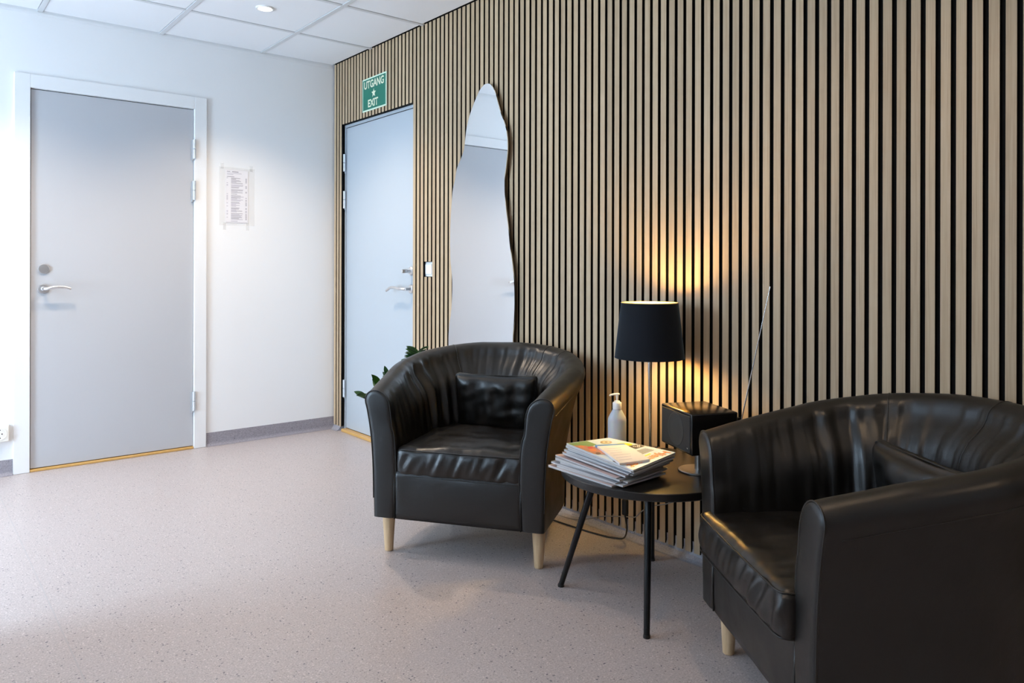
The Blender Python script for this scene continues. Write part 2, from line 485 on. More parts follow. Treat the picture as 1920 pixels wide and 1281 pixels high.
# ------------------------------------------------------------------ slat wall
DY0, DY1, DZ = -.1065, -1.0365, 2.0665     # door opening in the slat wall
SB = .031                                   # slats stop above the floor
wr = struct(obj('wall_right', boxes((.045, .3, DY0 - .005, 0, 0, 2.75), (.045, .3, DY1 + .005, DY0 - .005, DZ + .01, 2.75), (.045, .3, SOUTH, DY1 + .005, 0, 2.75)), M['paint']))
bm = boxes((.011, .045, DY0, .0, SB, H + .02), (.011, .045, DY1, DY0, DZ, H + .02), (.011, .045, SOUTH, -1.234, SB, H + .02), (.011, .045, -1.234, -1.1145, SB, 1.052), (.011, .045, -1.234, -1.1145, 1.139, H + .02), (.011, .045, -1.1145, DY1, SB, H + .02))
obj('felt_backing', bm, M['black'], wr)
SWZ = (1.052, 1.139)
def slat_mesh(z0, z1):
    bm = bmesh.new(); w = .0270
    pr = [(.0112, 0), (.0008, 0), (0, -.0008), (0, -w + .0008), (.0008, -w), (.0112, -w)]
    A = [bm.verts.new((p[0], p[1], z0)) for p in pr]; B = [bm.verts.new((p[0], p[1], z1)) for p in pr]
    for i in range(6):
        f = bm.faces.new((A[i], A[(i + 1) % 6], B[(i + 1) % 6], B[i])); f.material_index = 0 if i in (1, 2, 3) else 1
    for r in (A, B):
        f = bm.faces.new(r); f.material_index = 1
    return mesh_from(bm, 'slat', [M['oak'], M['black']])
ks = [(-49, -49.25), (-47, -47.27), (-28, -28.53), (-14, -14.6), (-4, -4.83), (1, 0.0), (200, 199.0)]
def slat_idx(k):
    for (a, fa), (b, fb) in zip(ks, ks[1:]):
        if a <= k <= b: return fa + (fb - fa) * (k - a) / (b - a)
full = slat_mesh(SB, H + .004); above = slat_mesh(DZ, H + .004); sw_lo = slat_mesh(SB, SWZ[0]); sw_hi = slat_mesh(SWZ[1], H + .004)
for k in range(-49, 122):
    y = -1.94971 - .04096 * slat_idx(k)
    if y > .004 or y - .027 < SOUTH: continue
    if y > 0: y = 0
    yr = y - .027
    if y < DY0 + .012 and yr > DY1 - .012 and not (yr > DY0 - .006): ms = [above]
    elif y < -1.118 and yr > -1.238: ms = [sw_lo, sw_hi]
    else: ms = [full]
    for m_ in ms: link('slat', m_, wr, (0, y, 0))
# coved vinyl behind the slat feet
bm = bmesh.new(); pr = [(-.030, .0006), (-.020, .002), (-.008, .008), (.003, .020), (.0105, .042), (.0105, .07), (.05, .07), (.05, .0004)]
for ya, yb in ((SOUTH, -1.045), (-.10, -.006)):
    A = [bm.verts.new((p[0], ya, p[1])) for p in pr]; B = [bm.verts.new((p[0], yb, p[1])) for p in pr]
    for i in range(len(pr)): bm.faces.new((A[i], A[(i + 1) % len(pr)], B[(i + 1) % len(pr)], B[i]))
    bm.faces.new(A); bm.faces.new(B)
M['cove2'] = vinyl('speckled_vinyl_cove', (.33, .32, .35), (.05, .05, .08))
struct(obj('baseboard_right', bm, M['cove2']))

# ------------------------------------------------------------------ doors
def hinge(parent, loc, rz=0, n='hinge'):
    bm = bmesh.new()
    for z0, z1 in ((0, .0575), (.0595, .117)):
        lathe(bm, [(.0, z0), (.0075, z0), (.0088, z0 + .001), (.0088, z1 - .001), (.0075, z1), (0, z1)], 14)
    box(bm, -.014, -.002, .004, .019, -.010, .114)
    return obj(n, bm, M['zinc'], parent, loc, (0, 0, rz), True, 40)

def lever(parent, path, rose_at, normal, name='door_handle', r=.0085):
    """rosette disc + neck + curved lever; normal points out of the door"""
    bm = bmesh.new(); nrm = Vector(normal)
    q = Vector((0, 0, 1)).rotation_difference(nrm).to_matrix().to_4x4()
    mt = Matrix.Translation(rose_at) @ q
    lathe(bm, [(.0, 0), (.0265, 0), (.0265, .006), (.024, .009), (.0115, .010), (.0095, .014), (.0095, .045), (0, .047)], 28, mt)
    pts = catmull(path, 26)
    n = len(pts)
    rs = [r * (1.05 - .35 * abs(i / (n - 1) - .45)) for i in range(n)]
    rs[-1] = r * .5; rs[0] = r * .7
    tube(bm, pts, rs, 12)
    return obj(name, bm, M['satin'], parent, (0, 0, 0), (0, 0, 0), True, 40)

# door 1, grey leaf in the back wall
d1 = struct(obj('door_1', boxes((D1[0] + .002, D1[1] - .003, .002, .044, .017, 2.062), bev=.0015), M['door']))
bm = bmesh.new()
fx0, fx1, fz = -1.8385, -.8475, 2.1402
box(bm, fx0, D1[0] - .002, -.014, .012, .001, fz, bev=.002, seg=1); box(bm, D1[1] + .0005, fx1, -.014, .012, .001, fz, bev=.002, seg=1)
box(bm, D1[0] - .002, D1[1] + .0005, -.0138, .012, 2.067, fz, bev=.002, seg=1)
box(bm, D1[0] - .003, D1[0] - .0005, .0, .05, .001, 2.067); box(bm, D1[1] - .001, D1[1] + .002, .0, .05, .001, 2.067); box(bm, D1[0], D1[1], .0, .05, 2.066, 2.069)
obj('door_frame', bm, M['trim'], d1)
obj('door_gap', boxes((D1[0] - .0005, D1[0] + .002, .012, .046, .014, 2.066), (D1[0], D1[1] - .001, .012, .046, 2.062, 2.066), (D1[0], D1[1] - .002, .012, .046, .010, .017)), M['gap'], d1)
obj('threshold', boxes((D1[0] - .0005, D1[1] - .001, -.012, .05, .0005, .0135), bev=.002), M['threshold'], d1)
for z in (1.7625, 1.5117, .2318): hinge(d1, (D1[1] - .001, -.0175, z))
lever(d1, [(-1.7035, -.040, .985), (-1.690, -.050, .986), (-1.665, -.054, .9925), (-1.635, -.055, .9955), (-1.605, -.054, .992), (-1.578, -.053, .983)], (-1.7037, .002, .985), (0, -1, 0))
bm = bmesh.new(); mt = Matrix.Translation((-1.7017, .002, 1.0935)) @ Matrix.Rotation(radians(90), 4, 'X')
lathe(bm, [(0, 0), (.027, 0), (.027, .006), (.0245, .0095), (0, .0105)], 30, mt)
obj('lock_cover', bm, M['satin'], d1, smooth=True, angle=35)

# door 2, pale leaf behind the slat wall
XF = .030
d2 = struct(obj('door_2', boxes((XF + .004, XF + .044, -1.09, -.1325, .022, 2.044), bev=.001), M['door2']))
bm = boxes((XF, XF + .05, -.1300, -.1067, .001, DZ - .001), (XF, XF + .05, -1.12, -.1300, 2.048, DZ - .001))
obj('door_frame', bm, M['door2'], d2)
obj('reveal', boxes((.0115, XF, -.1066, -.104, SB, DZ)), M['black'], d2)
obj('door_gap', boxes((XF + .006, XF + .05, -.1325, -.1300, .02, 2.048), (XF + .006, XF + .05, -1.1, -.1325, 2.044, 2.048), (XF + .006, XF + .05, -1.1, -.1325, .0185, .022)), M['gap'], d2)
obj('threshold', boxes((-.004, XF + .05, -1.04, -.131, .0005, .0185), bev=.002), M['threshold'], d2)
for z in (1.752, 1.503, .229): hinge(d2, (XF - .011, -.1275, z), radians(-90))
lever(d2, [(XF - .038, -.957, .978), (XF - .050, -.935, .979), (XF - .054, -.895, .980), (XF - .054, -.855, .985), (XF - .054, -.815, .984), (XF - .053, -.785, .974), (XF - .053, -.758, .962)], (XF + .004, -.957, .978), (-1, 0, 0))
bm = bmesh.new(); mt = Matrix.Translation((XF + .004, -.957, 1.085)) @ Matrix.Rotation(radians(-90), 4, 'Y')
lathe(bm, [(0, 0), (.0255, 0), (.0255, .008), (.022, .012), (.0135, .013), (.0125, .034), (0, .035)], 28, mt)
box(bm, XF - .062, XF - .028, -.963, -.945, 1.072, 1.094, bev=.003)
obj('thumb_turn', bm, M['satin'], d2, smooth=True, angle=35)

# ------------------------------------------------------------------ things on the walls
# exit sign
sg = thing('exit_sign', 'green and cream UTGANG EXIT sign above the door in the slat wall', 'sign', (0, -.5722, 2.2035))
sw_, sh_ = .3025, .2085
obj('sign_plate', boxes((-.004, -.0002, -sw_ / 2, sw_ / 2, -sh_ / 2, sh_ / 2)), M['sign_e'], sg)
obj('green_field', boxes((-.0047, -.0039, -sw_ / 2 + .009, sw_ / 2 - .009, -sh_ / 2 + .009, sh_ / 2 - .009)), M['sign_g'], sg)
def wall_text(s, w_, h_, y, z, name, parent, m):
    me = text_mesh(s, .08, 0, .0022); me.name = name
    xs = [v.co.x for v in me.vertices]; ys = [v.co.y for v in me.vertices]
    for v in me.vertices:
        v.co.x = (v.co.x - (max(xs) + min(xs)) / 2) * w_ / (max(xs) - min(xs)); v.co.y = (v.co.y - (max(ys) + min(ys)) / 2) * h_ / (max(ys) - min(ys))
    o = link(name, me, parent, (-.0053, y, z))
    # +X of the text runs towards -Y, text up = Z, faces -X
    me.transform(Matrix(((0, 0, -1, 0), (-1, 0, 0, 0), (0, 1, 0, 0), (0, 0, 0, 1))))
    me.materials.clear(); me.materials.append(m)
    # thicken strokes
    return o
wall_text('UTGANG', .250, .050, .002, .062, 'lettering', sg, M['sign_w'])
wall_text('EXIT', .128, .048, .012, -.059, 'lettering', sg, M['sign_w'])
bm = bmesh.new(); pts = []
for i in range(10):
    a = pi / 2 + i * pi / 5; r = .030 if i % 2 == 0 else .0125
    pts.append((-.0053, -r * cos(a), r * sin(a)))
bm.faces.new([bm.verts.new(p) for p in pts])
obj('star', bm, M['sign_w'], sg, (0, .003, -.001))

# wavy mirror
ML = [(-1.7738, 2.0295), (-1.7545, 2.0302), (-1.7392, 2.0254), (-1.7148, 2.0122), (-1.6972, 1.9949), (-1.6689, 1.9606), (-1.6438, 1.9262), (-1.6221, 1.8908), (-1.6076, 1.8584), (-1.5931, 1.8171), (-1.5807, 1.7526), (-1.5735, 1.7237), (-1.5601, 1.697), (-1.5377, 1.6667), (-1.5151, 1.6382), (-1.5022, 1.6086), (-1.4924, 1.5697), (-1.4715, 1.5125), (-1.4547, 1.3794), (-1.4486, 1.2738), (-1.4505, 1.18), (-1.4530, 1.14), (-1.461, 1.0956), (-1.4690, 1.0378), (-1.4690, 0.9666), (-1.4604, 0.8726), (-1.4466, 0.8139), (-1.4374, 0.7596), (-1.4352, 0.7191), (-1.4377, 0.6723),
      (-1.450, .60), (-1.480, .53), (-1.535, .47), (-1.61, .435), (-1.70, .425), (-1.79, .445), (-1.87, .49), (-1.93, .57), (-1.962, .65)]
MR = [(-1.7909, 2.0242), (-1.8045, 2.0146), (-1.8248, 1.9921), (-1.8417, 1.9622), (-1.8518, 1.9336), (-1.8685, 1.8938), (-1.8851, 1.8542), (-1.9047, 1.8226), (-1.9211, 1.7836), (-1.9296, 1.75), (-1.9342, 1.7088), (-1.9331, 1.6684), (-1.9262, 1.6205), (-1.9186, 1.5807), (-1.9135, 1.5527), (-1.911, 1.5285), (-1.912, 1.4756), (-1.9161, 1.4417), (-1.9233, 1.3876), (-1.9397, 1.3058), (-1.9527, 1.2168), (-1.9649, 1.1616), (-1.9765, 1.1053), (-1.9842, 1.0532), (-1.9889, 0.9892), (-1.9891, 0.9131), (-1.9838, 0.8287), (-1.9777, 0.7761), (-1.9759, 0.7398)]
outl = catmull([(0, a, b) for a, b in ML + MR[::-1]], 240, closed=True)
cen = sum(outl, Vector()) / len(outl)
def slab(outline, xa, xb, inset=0):
    bm = bmesh.new(); n = len(outline); ring = []
    for i, p in enumerate(outline):
        t = (outline[(i + 1) % n] - outline[i - 1]).normalized(); nn = Vector((0, -t.z, t.y))
        if nn.dot(cen - p) < 0: nn = -nn
        ring.append(p + nn * inset)
    A = [bm.verts.new((xa, p.y, p.z)) for p in ring]; B = [bm.verts.new((xb, p.y, p.z)) for p in ring]
    for i in range(n): bm.faces.new((A[i], A[(i + 1) % n], B[(i + 1) % n], B[i]))
    bm.faces.new(A); bm.faces.new(B); return bm
mr = thing('wall_mirror', 'tall frameless wavy mirror on the slat wall beside the light switch', 'mirror', (0, 0, 0))
obj('mirror_glass', slab(outl, -.031, -.0265), [M['mirror']], mr)
obj('backing_board', slab(outl, -.0265, -.0006, .016), M['ply'], mr)

# light switch, set into a cut-out of the slats
ls = thing('light_switch', 'white rocker light switch recessed in the slats beside the door', 'switch', (.032, -1.1645, 1.0955))
bm = bmesh.new(); box(bm, -.012, .0122, -.066, .0415, -.0420, .0420, bev=.003); obj('switch_plate', bm, M['plastic'], ls)
bm = bmesh.new(); box(bm, -.0165, -.012, -.034, .032, -.028, .028, bev=.002); obj('rocker', bm, M['plastic'], ls)

# notice in a plastic pocket on the back wall
nz = thing('paper_notice', 'printed list in a clear plastic pocket taped to the white wall', 'notice', (-.660, 0, 1.549))
obj('paper_sheet', boxes((-.071, .071, -.0022, -.0012, -.1665, .1665)), M['paper'], nz)
obj('plastic_pocket', boxes((-.107, .112, -.0010, -.0004, -.182, .182)), M['sleeve'], nz)
bm = bmesh.new(); bm2 = bmesh.new(); rnd = random.Random(3)
def strip(b_, x0, x1, z0, z1):
    vs = [b_.verts.new(p) for p in ((x0, -.0026, z0), (x1, -.0026, z0), (x1, -.0026, z1), (x0, -.0026, z1))]; b_.faces.new(vs)
strip(bm, -.062, -.042, .154, .158); strip(bm, -.03, .010, .153, .158); strip(bm2, -.062, .030, .144, .147); strip(bm2, -.062, -.022, .136, .139)
strip(bm, -.062, -.016, .122, .126)
z = .114; k = 0
while z > -.158:
    r = rnd.random()
    strip(bm if r < .55 else bm2, -.036, -.036 + (.03 + .05 * rnd.random()), z, z + .0034)
    if rnd.random() < .55: strip(bm2, -.064, -.055, z, z + .0034)
    if rnd.random() < .65: strip(bm, .054, .063, z, z + .0034)
    z -= .0062 if rnd.random() < .8 else .0105
strip(bm, -.066, .066, -.1625, -.161)
obj('printed_lines', bm, M['ink'], nz)['kind'] = 'stuff'; obj('pale_printed_lines', bm2, M['ink2'], nz)['kind'] = 'stuff'
for xa, xb, za, zb in ((-.1, -.082, .17, .205), (.082, .1, .165, .20), (-.085, -.068, -.21, -.165), (.06, .078, -.21, -.165)):
    obj('tape', boxes((xa, xb, -.0036, -.0027, za, zb)) if False else boxes((xa, xb, -.0016, -.0011, za, zb)), M['tape'], nz)

# wall socket, cut by the left edge of the view
so = thing('wall_socket', 'cream double power socket on the wall left of the grey door', 'socket', (-1.937, 0, .2285))
bm = bmesh.new(); box(bm, -.078, .078, -.034, 0, -.0425, .0425, bev=.004)
sb = obj('socket_box', bm, M['cream'], so)
for sx in (-.037, .037):
    bm = bmesh.new(); mt = Matrix.Translation((sx, -.034, 0)) @ Matrix.Rotation(radians(90), 4, 'X')
    lathe(bm, [(.033, -.001), (.033, .0015), (.0285, .002), (.027, .0008), (0, .0008)], 30, mt)
    o_ = obj('socket_face', bm, M['cream'], so, smooth=True, angle=35)
    bm = bmesh.new()
    for dx, dz in ((-.0095, 0), (.0095, 0), (0, .021), (0, -.021)):
        lathe(bm, [(.0034, .0009), (.0034, .0013), (0, .0013)], 12, mt @ Matrix.Translation((dx, dz, 0)))
    obj('pin_holes', bm, M['dark'], so)

# ------------------------------------------------------------------ ceiling downlights (real lamps)
def downlight(x, y, label, group=None, watts=LAMP_W):
    t = thing('ceiling_downlight', label, 'ceiling light', (x, y, H), 0, group)
    bm = bmesh.new()
    lathe(bm, [(.036, .002), (.034, -.001), (.040, -.004), (.046, -.0035), (.048, .003), (.048, .0042)], 40, cap=False)
    obj('rim', bm, M['plastic'], t, smooth=True)
    bm = bmesh.new(); lathe(bm, [(.0365, .0012), (0, .0012)], 32, cap=False); obj('lens', bm, M['lens'], t)
    l = bpy.data.lights.new('downlight_beam', 'SPOT'); l.energy = watts; l.color = LAMP_COL if watts == LAMP_W else LAMP_COL_NEAR; l.spot_size = radians(120); l.spot_blend = .75; l.shadow_soft_size = .03
    o = link('beam', l, t, (0, 0, -.012)); o.rotation_euler = (0, 0, 0)
downlight(-.8025, -.829, 'round lit downlight in the ceiling tile near the far corner', 'ceiling downlights')
for i, (x, y) in enumerate(((-2.027, -.829), (-.8025, -3.85), (-2.027, -3.85), (-.8025, -5.66), (-2.64, -5.66))):
    downlight(x, y, ('round lit downlight in the ceiling in front of the grey door', 'round lit downlight in the ceiling above the side table', 'round lit downlight in the ceiling above the middle of the floor', 'round lit downlight in the rear ceiling near the slats', 'round lit downlight in the rear ceiling away from the slats')[i], 'ceiling downlights', LAMP_W if i == 0 else LAMP_W_NEAR)

# ------------------------------------------------------------------ armchairs
def make_chair(label, loc, yaw, seed, seat_shift=(0, 0), seat_w=.505, pil_shift=(0, 0, 0)):
    """local axes: x to the camera's right when the chair faces us, y forward (front legs on y=0)"""
    rnd = random.Random(seed)
    root = thing('tub_armchair', label, 'armchair', loc, yaw + pi, None)
    A, F0, F1, B = .337, .055, -.20, .385
    FRONT, ZB = F0, .145
    nst_s, nst_c = 16, 64
    path = []      # (x, y, nx, ny, t) t: 0 front .. 1 rear
    for i in range(nst_s): 
        f = F0 + (F1 - F0) * i / nst_s; path.append((-A, f, -1, 0))
    for i in range(nst_c + 1):
        a = pi * i / nst_c
        ex = 2.35
        ca, sa = cos(a), sin(a)
        px = -A * math.copysign(abs(ca) ** (2 / ex), ca); py = F1 - B * abs(sa) ** (2 / ex)
        path.append([px, py, 0, 0])
    for i in range(1, nst_s + 1):
        f = F1 + (F0 - F1) * i / nst_s; path.append((A, f, 1, 0))
    # resample evenly and find normals
    P = [Vector((p[0], p[1], 0)) for p in path]
    acc = [0]
    for a, b in zip(P, P[1:]): acc.append(acc[-1] + (b - a).length)
    N = 220; Q = []
    j = 0
    for i in range(N + 1):
        d = acc[-1] * i / N
        while j < len(acc) - 2 and acc[j + 1] < d: j += 1
        u = (d - acc[j]) / max(1e-9, acc[j + 1] - acc[j]); Q.append(P[j].lerp(P[j + 1], u))
    rings = []
    NS = 52
    shellverts = []
    def section(i):
        q = Q[i]; tdir = (Q[min(i + 1, N)] - Q[max(i - 1, 0)]).normalized(); n = Vector((-tdir.y, tdir.x, 0))
        cxy = Vector((0, -.2, 0))
        if n.dot(q - cxy) < 0: n = -n
        s = max(0, min(1, (F0 - q.y) / (F0 - F1 + B)))
        Ht = .634 + .128 * (s ** .95) 
        sm = s * s * (3 - 2 * s)
        Fl = .034 + .036 * min(1, s * 2.0) + .006 * sm
        th = .088 + .020 * sm
        lean = .010 * sm
        sec = [(0, ZB + .004), (.002, .22), (.004, .33), (.010 + lean, .43), (Fl * .55 + lean, Ht - .135), (Fl * .88 + lean, Ht - .075), (Fl + .004 + lean, Ht - .040), (Fl - .006 + lean, Ht - .013), (Fl - .032 + lean, Ht), (Fl - .060 + lean, Ht - .004),
               (Fl - .086 + lean, Ht - .024), (Fl - .103 + lean, Ht - .062), (-.078, Ht - .135), (-th + .002, .47), (-th - .004, .40), (-th - .006, .30), (-th, .20), (-th + .004, ZB + .004)]
        return q, n, tdir, sec
    for i in range(N + 1):
        q, n, tdir, sec = section(i)
        cs = catmull([(a, b, 0) for a, b in sec], NS)
        s = max(0, min(1, (F0 - q.y) / (F0 - F1 + B)))
        ring = []
        for k, c in enumerate(cs):
            off = c.x; z = c.y
            # wrinkles: folds on the inner side and along the top roll
            inner = 1 if k > NS * .56 else 0
            top = max(0, 1 - abs(k - NS * .5) / 8.0)
            L = acc[-1] * i / N
            turn = math.exp(-((abs(L - acc[-1] / 2) - .42) / .16) ** 2)
            if inner and z > .38:
                wv = noise.noise(Vector((L * 26 + seed * 9, z * 3.0, seed * 3.1)))
                wv2 = noise.noise(Vector((L * 60 + seed * 5, z * 7.0 + L * 9, seed)))
                fade = min(1, (z - .38) / .08)
                off += fade * (.017 * turn + .006) * wv + fade * .004 * wv2
            if top > 0:
                off += top * .0022 * noise.noise(Vector((L * 38, seed * 2.0, 0.3))) * (0.4 + turn)
                z += top * .0030 * noise.noise(Vector((L * 9, seed * 4.0, 2.3)))
            ring.append(Vector((q.x, q.y, 0)) + n * off + Vector((0, 0, z)))
        rings.append(ring)
    # rounded front ends of the arms
    def endcaps(ring, sgn):
        c = sum(ring, Vector()) / len(ring); out = []
        for ins, fwd in ((.0012, .005), (.005, .0095), (.011, .012), (.020, .0128)):
            rr = []
            for k, p in enumerate(ring):
                a, b = ring[k - 1], ring[(k + 1) % len(ring)]
                t = (b - a).normalized(); nn = Vector((t.z, 0, -t.x))
                if nn.dot(c - p) < 0 and abs(p.z - c.z) < .1: nn = -nn
                mid = Vector((c.x + (p.z - c.z) * sgn * .08, p.y, p.z))
                d = (mid - p); d.y = 0
                # inset towards the strip's middle line, and down from the top
                dz = -1 if p.z > .6 else 0
                v = Vector((math.copysign(1, d.x) * min(1, abs(d.x) / .02), 0, 0))
                if p.z > .59: v = (Vector((c.x + sgn * .018, p.y, .575)) - p); v.y = 0; v.normalize()
                rr.append(p + v * ins + Vector((0, fwd, 0)))
            out.append(rr)
        return out
    capL = endcaps(rings[0], -1); capR = endcaps(rings[-1], 1)
    allr = capL[::-1] + rings + capR
    bm = bmesh.new(); V = [[bm.verts.new(p) for p in r] for r in allr]
    for a, b in zip(V, V[1:]):
        for k in range(NS): bm.faces.new((a[k], a[(k + 1) % NS], b[(k + 1) % NS], b[k]))
    bm.faces.new(V[0]); bm.faces.new(V[-1])
    shell = obj('back_and_arms', bm, M['leather'], root, smooth=True, angle=65)
    # piping along both arm fronts and seams across the roll
    for ring, sg_ in ((capL[0], -1), (capR[0], 1)):
        pts = [p + Vector((0, .002, 0)) for k, p in enumerate(ring) if 2 < k < NS - 3][::1]
        bm = bmesh.new(); tube(bm, pts, .0024, 6); obj('arm_piping', bm, M['leather'], shell, smooth=True)
    for fr_ in ((.33, .39, .64) if seed == 1 else (.30, .52, .69)):
        i = int(N * fr_); r = rings[i]
        q, n, td, _ = section(i)
        pts = [p for k, p in enumerate(r) if int(NS * .30) < k < int(NS * .86)]
        cc = sum(pts, Vector()) / len(pts)
        bm = bmesh.new(); tube(bm, pts, .0019, 6); obj('seam', bm, M['leather'], shell, smooth=True)
    # outer seam under the arm roll
    pts = [rings[i][int(NS * .305)] + Vector((0, 0, 0)) for i in range(int(N * .02), int(N * .98))]
    bm = bmesh.new(); tube(bm, pts, .0016, 6); obj('roll_seam', bm, M['leather'], shell, smooth=True)
    # front panel and base
    def bulge(u, p):
        return Vector((0, .010 * max(0, u.y) * (1 - u.x ** 2) * (1 - u.z ** 2) + .002 * max(0, u.y) * noise.noise(Vector((p.x * 14, p.z * 20, seed))), 0))
    bm = bmesh.new(); soft_box(bm, .512, .56, .185, .005, (26, 14, 8), bulge)
    obj('front_panel', bm, M['leather'], root, (0, F0 + .0085 - .28, ZB + .0935), smooth=True)
    for sx in (-.250, .250):
        bm = bmesh.new(); tube(bm, [(sx, F0 + .0085, ZB + .002), (sx, F0 + .0105, .22), (sx, F0 + .0085, .32)], .0024, 6); obj('panel_seam', bm, M['leather'], root, smooth=True)
    bm = bmesh.new(); box(bm, -.30, .30, -.45, F0 - .01, ZB + .001, ZB + .02); obj('underside', bm, M['black'], root)
    # seat cushion
    cw, cd, ch = seat_w, .50, .112
    def cush(u, p):
        o = Vector()
        top = max(0, u.z)
        o.z += .022 * top * (1 - u.x ** 2) * (1 - (u.y * .9) ** 2) 
        o.z += -.004 * top * math.exp(-((u.x + .1) ** 2 + (u.y + .1) ** 2) * 3)
        o.z += .010 * top * math.exp(-(((u.x - .1) / .35) ** 2 + ((u.y + .35) / .22) ** 2))
        side = 1 - abs(u.z) ** 3
        if u.y > .97:
            o.y += .014 * (1 - u.x ** 2 * .8) * (1 - u.z ** 2) 
            o.y += .013 * (1 - u.z ** 2) * noise.noise(Vector((p.x * 34 + p.z * 16, p.z * 9, seed * 7.0))) * (1 - .5 * u.x)
        o.x += .006 * u.x * side * (1 if abs(u.x) > .97 else 0)
        o.z += top * .007 * noise.noise(Vector((p.x * 9, p.y * 16, seed * 5.0))) + top * max(0, u.y) * .003 * noise.noise(Vector((p.x * 32, p.y * 8, seed * 2.0)))
        # rear corners are rounded to the tub
        if p.y < -.1: 
            k = min(1, (-.1 - p.y) / .15); o.x -= p.x * .30 * k * k
        return o
    bm = bmesh.new(); soft_box(bm, cw, cd, ch, .020, (72, 48, 14), cush)
    cx, cy, cz = -.008 - seat_shift[0], F0 + .006 - cd / 2 + seat_shift[1], .306 + ch / 2
    sc = obj('seat_cushion', bm, M['leather_seat'], root, (cx, cy, cz), smooth=True)
    for zz in (ch / 2 - .006, -ch / 2 + .008):
        hw, hd = cw / 2 - .0005, cd / 2 + .002
        pts = [(-hw, hd - .035, zz), (-hw + .01, hd - .008, zz), (-hw + .03, hd, zz)] + [(x_, hd + .003 * (1 - (x_ / hw) ** 2), zz) for x_ in [-hw + .06 + (2 * hw - .12) * i / 8 for i in range(9)]] + [(hw - .03, hd, zz), (hw - .01, hd - .008, zz), (hw, hd - .035, zz)]
        bm = bmesh.new(); tube(bm, catmull(pts, 70), .0024, 6); obj('cushion_piping', bm, M['leather_seat'], sc, smooth=True)
    # small back pillow
    pw, ph, pd = .355, .235, .105
    def pil(u, p):
        o = Vector()
        e = (1 - u.x ** 4) * (1 - u.y ** 4)
        k = 1 if u.z > 0 else -1
        o.z -= k * abs(u.z) * (pd / 2 - .014) * (1 - e ** .6)
        o.z -= max(0, -u.z) * e * .014 * noise.noise(Vector((p.x * 17 + seed * 3, p.y * 5, 0))) 
        o.z -= max(0, -u.z) * e * .010 * noise.noise(Vector((p.x * 12 + p.y * 20, p.y * 14 - p.x * 9, seed)))
        o.y += .007 * u.y * (u.x ** 2) - .004 * noise.noise(Vector((p.x * 8, 0, seed)))
        o.x += .006 * u.x * (u.y ** 2)
        return o
    bm = bmesh.new(); soft_box(bm, pw, ph, pd, .018, (48, 34, 8), pil)
    o = obj('back_pillow', bm, M['leather'], root, (-.018 - pil_shift[0], -.392 + pil_shift[1], .528 + pil_shift[2]), (radians(80), 0, 0), True)
    # piping round the pillow edge
    pts = []
    for i in range(60):
        a = 2 * pi * i / 60; ca, sa = cos(a), sin(a)
        pts.append((math.copysign(abs(ca) ** .28, ca) * (pw / 2 + .002), math.copysign(abs(sa) ** .28, sa) * (ph / 2 + .002), 0))
    pts.append(pts[0])
    bm = bmesh.new(); tube(bm, pts, .0026, 6); obj('pillow_piping', bm, M['leather'], o, smooth=True)
    # legs
    lg = bmesh.new(); lathe(lg, [(.0, 0), (.0145, 0), (.0165, .002), (.0255, .146), (0, .146)], 24)
    lm = mesh_from(lg, 'leg', M['birch'], True, 40)
    for x_, y_ in ((-.302, 0), (.302, 0), (-.20, -.42), (.20, -.42)): link('leg', lm, root, (x_, y_, 0))
    return root
make_chair('dark brown leather tub armchair standing in front of the wavy mirror', (-.6612, -2.439, 0), math.atan2(-.82650747, .56292576), 1)
make_chair('dark leather tub armchair cut off by the right edge, beside the radio', (-.6486, -3.7414, 0), radians(235.19), 2, (-.022, .034), .535, (.02, .02, -.005))

# ------------------------------------------------------------------ side table and the things on it
TC = Vector((-.3515, -3.097)); TR, TZ0, TZ1 = .30, .405, .430
tb = thing('side_table', 'round black side table with four slanted legs between the armchairs', 'table', (TC.x, TC.y, 0))
bm = bmesh.new(); lathe(bm, [(0, TZ0), (TR - .003, TZ0), (TR, TZ0 + .003), (TR, TZ1 - .002), (TR - .002, TZ1), (0, TZ1)], 96)
obj('tabletop', bm, M['tabletop'], tb, smooth=True, angle=30)
for a in (51.5, 51.5 + 90, 51.5 + 180, 51.5 + 270):
    # measured foot directions: the four feet form a square
    a = radians(a + 77.0); dx, dy = cos(a), sin(a)
    bm = bmesh.new(); tube(bm, [(dx * .302, dy * .302, .0075), (dx * .178, dy * .178, TZ0 + .001)], [.0095, .0125], 16); 
    lg = obj('leg', bm, M['blackmetal'], tb, smooth=True, angle=40)
    bm = bmesh.new(); lathe(bm, [(0, 0), (.0108, 0), (.0108, .006), (.0100, .010), (0, .010)], 16, Matrix.Translation((dx * .303, dy * .303, 0)))
    obj('foot_cap', bm, M['cord'], lg, smooth=True, angle=40)
    bm = bmesh.new(); lathe(bm, [(0, 0), (.026, 0), (.026, .004), (0, .004)], 20, Matrix.Translation((dx * .178, dy * .178, TZ0 - .0045))); obj('leg_plate', bm, M['blackmetal'], lg, smooth=True, angle=40)

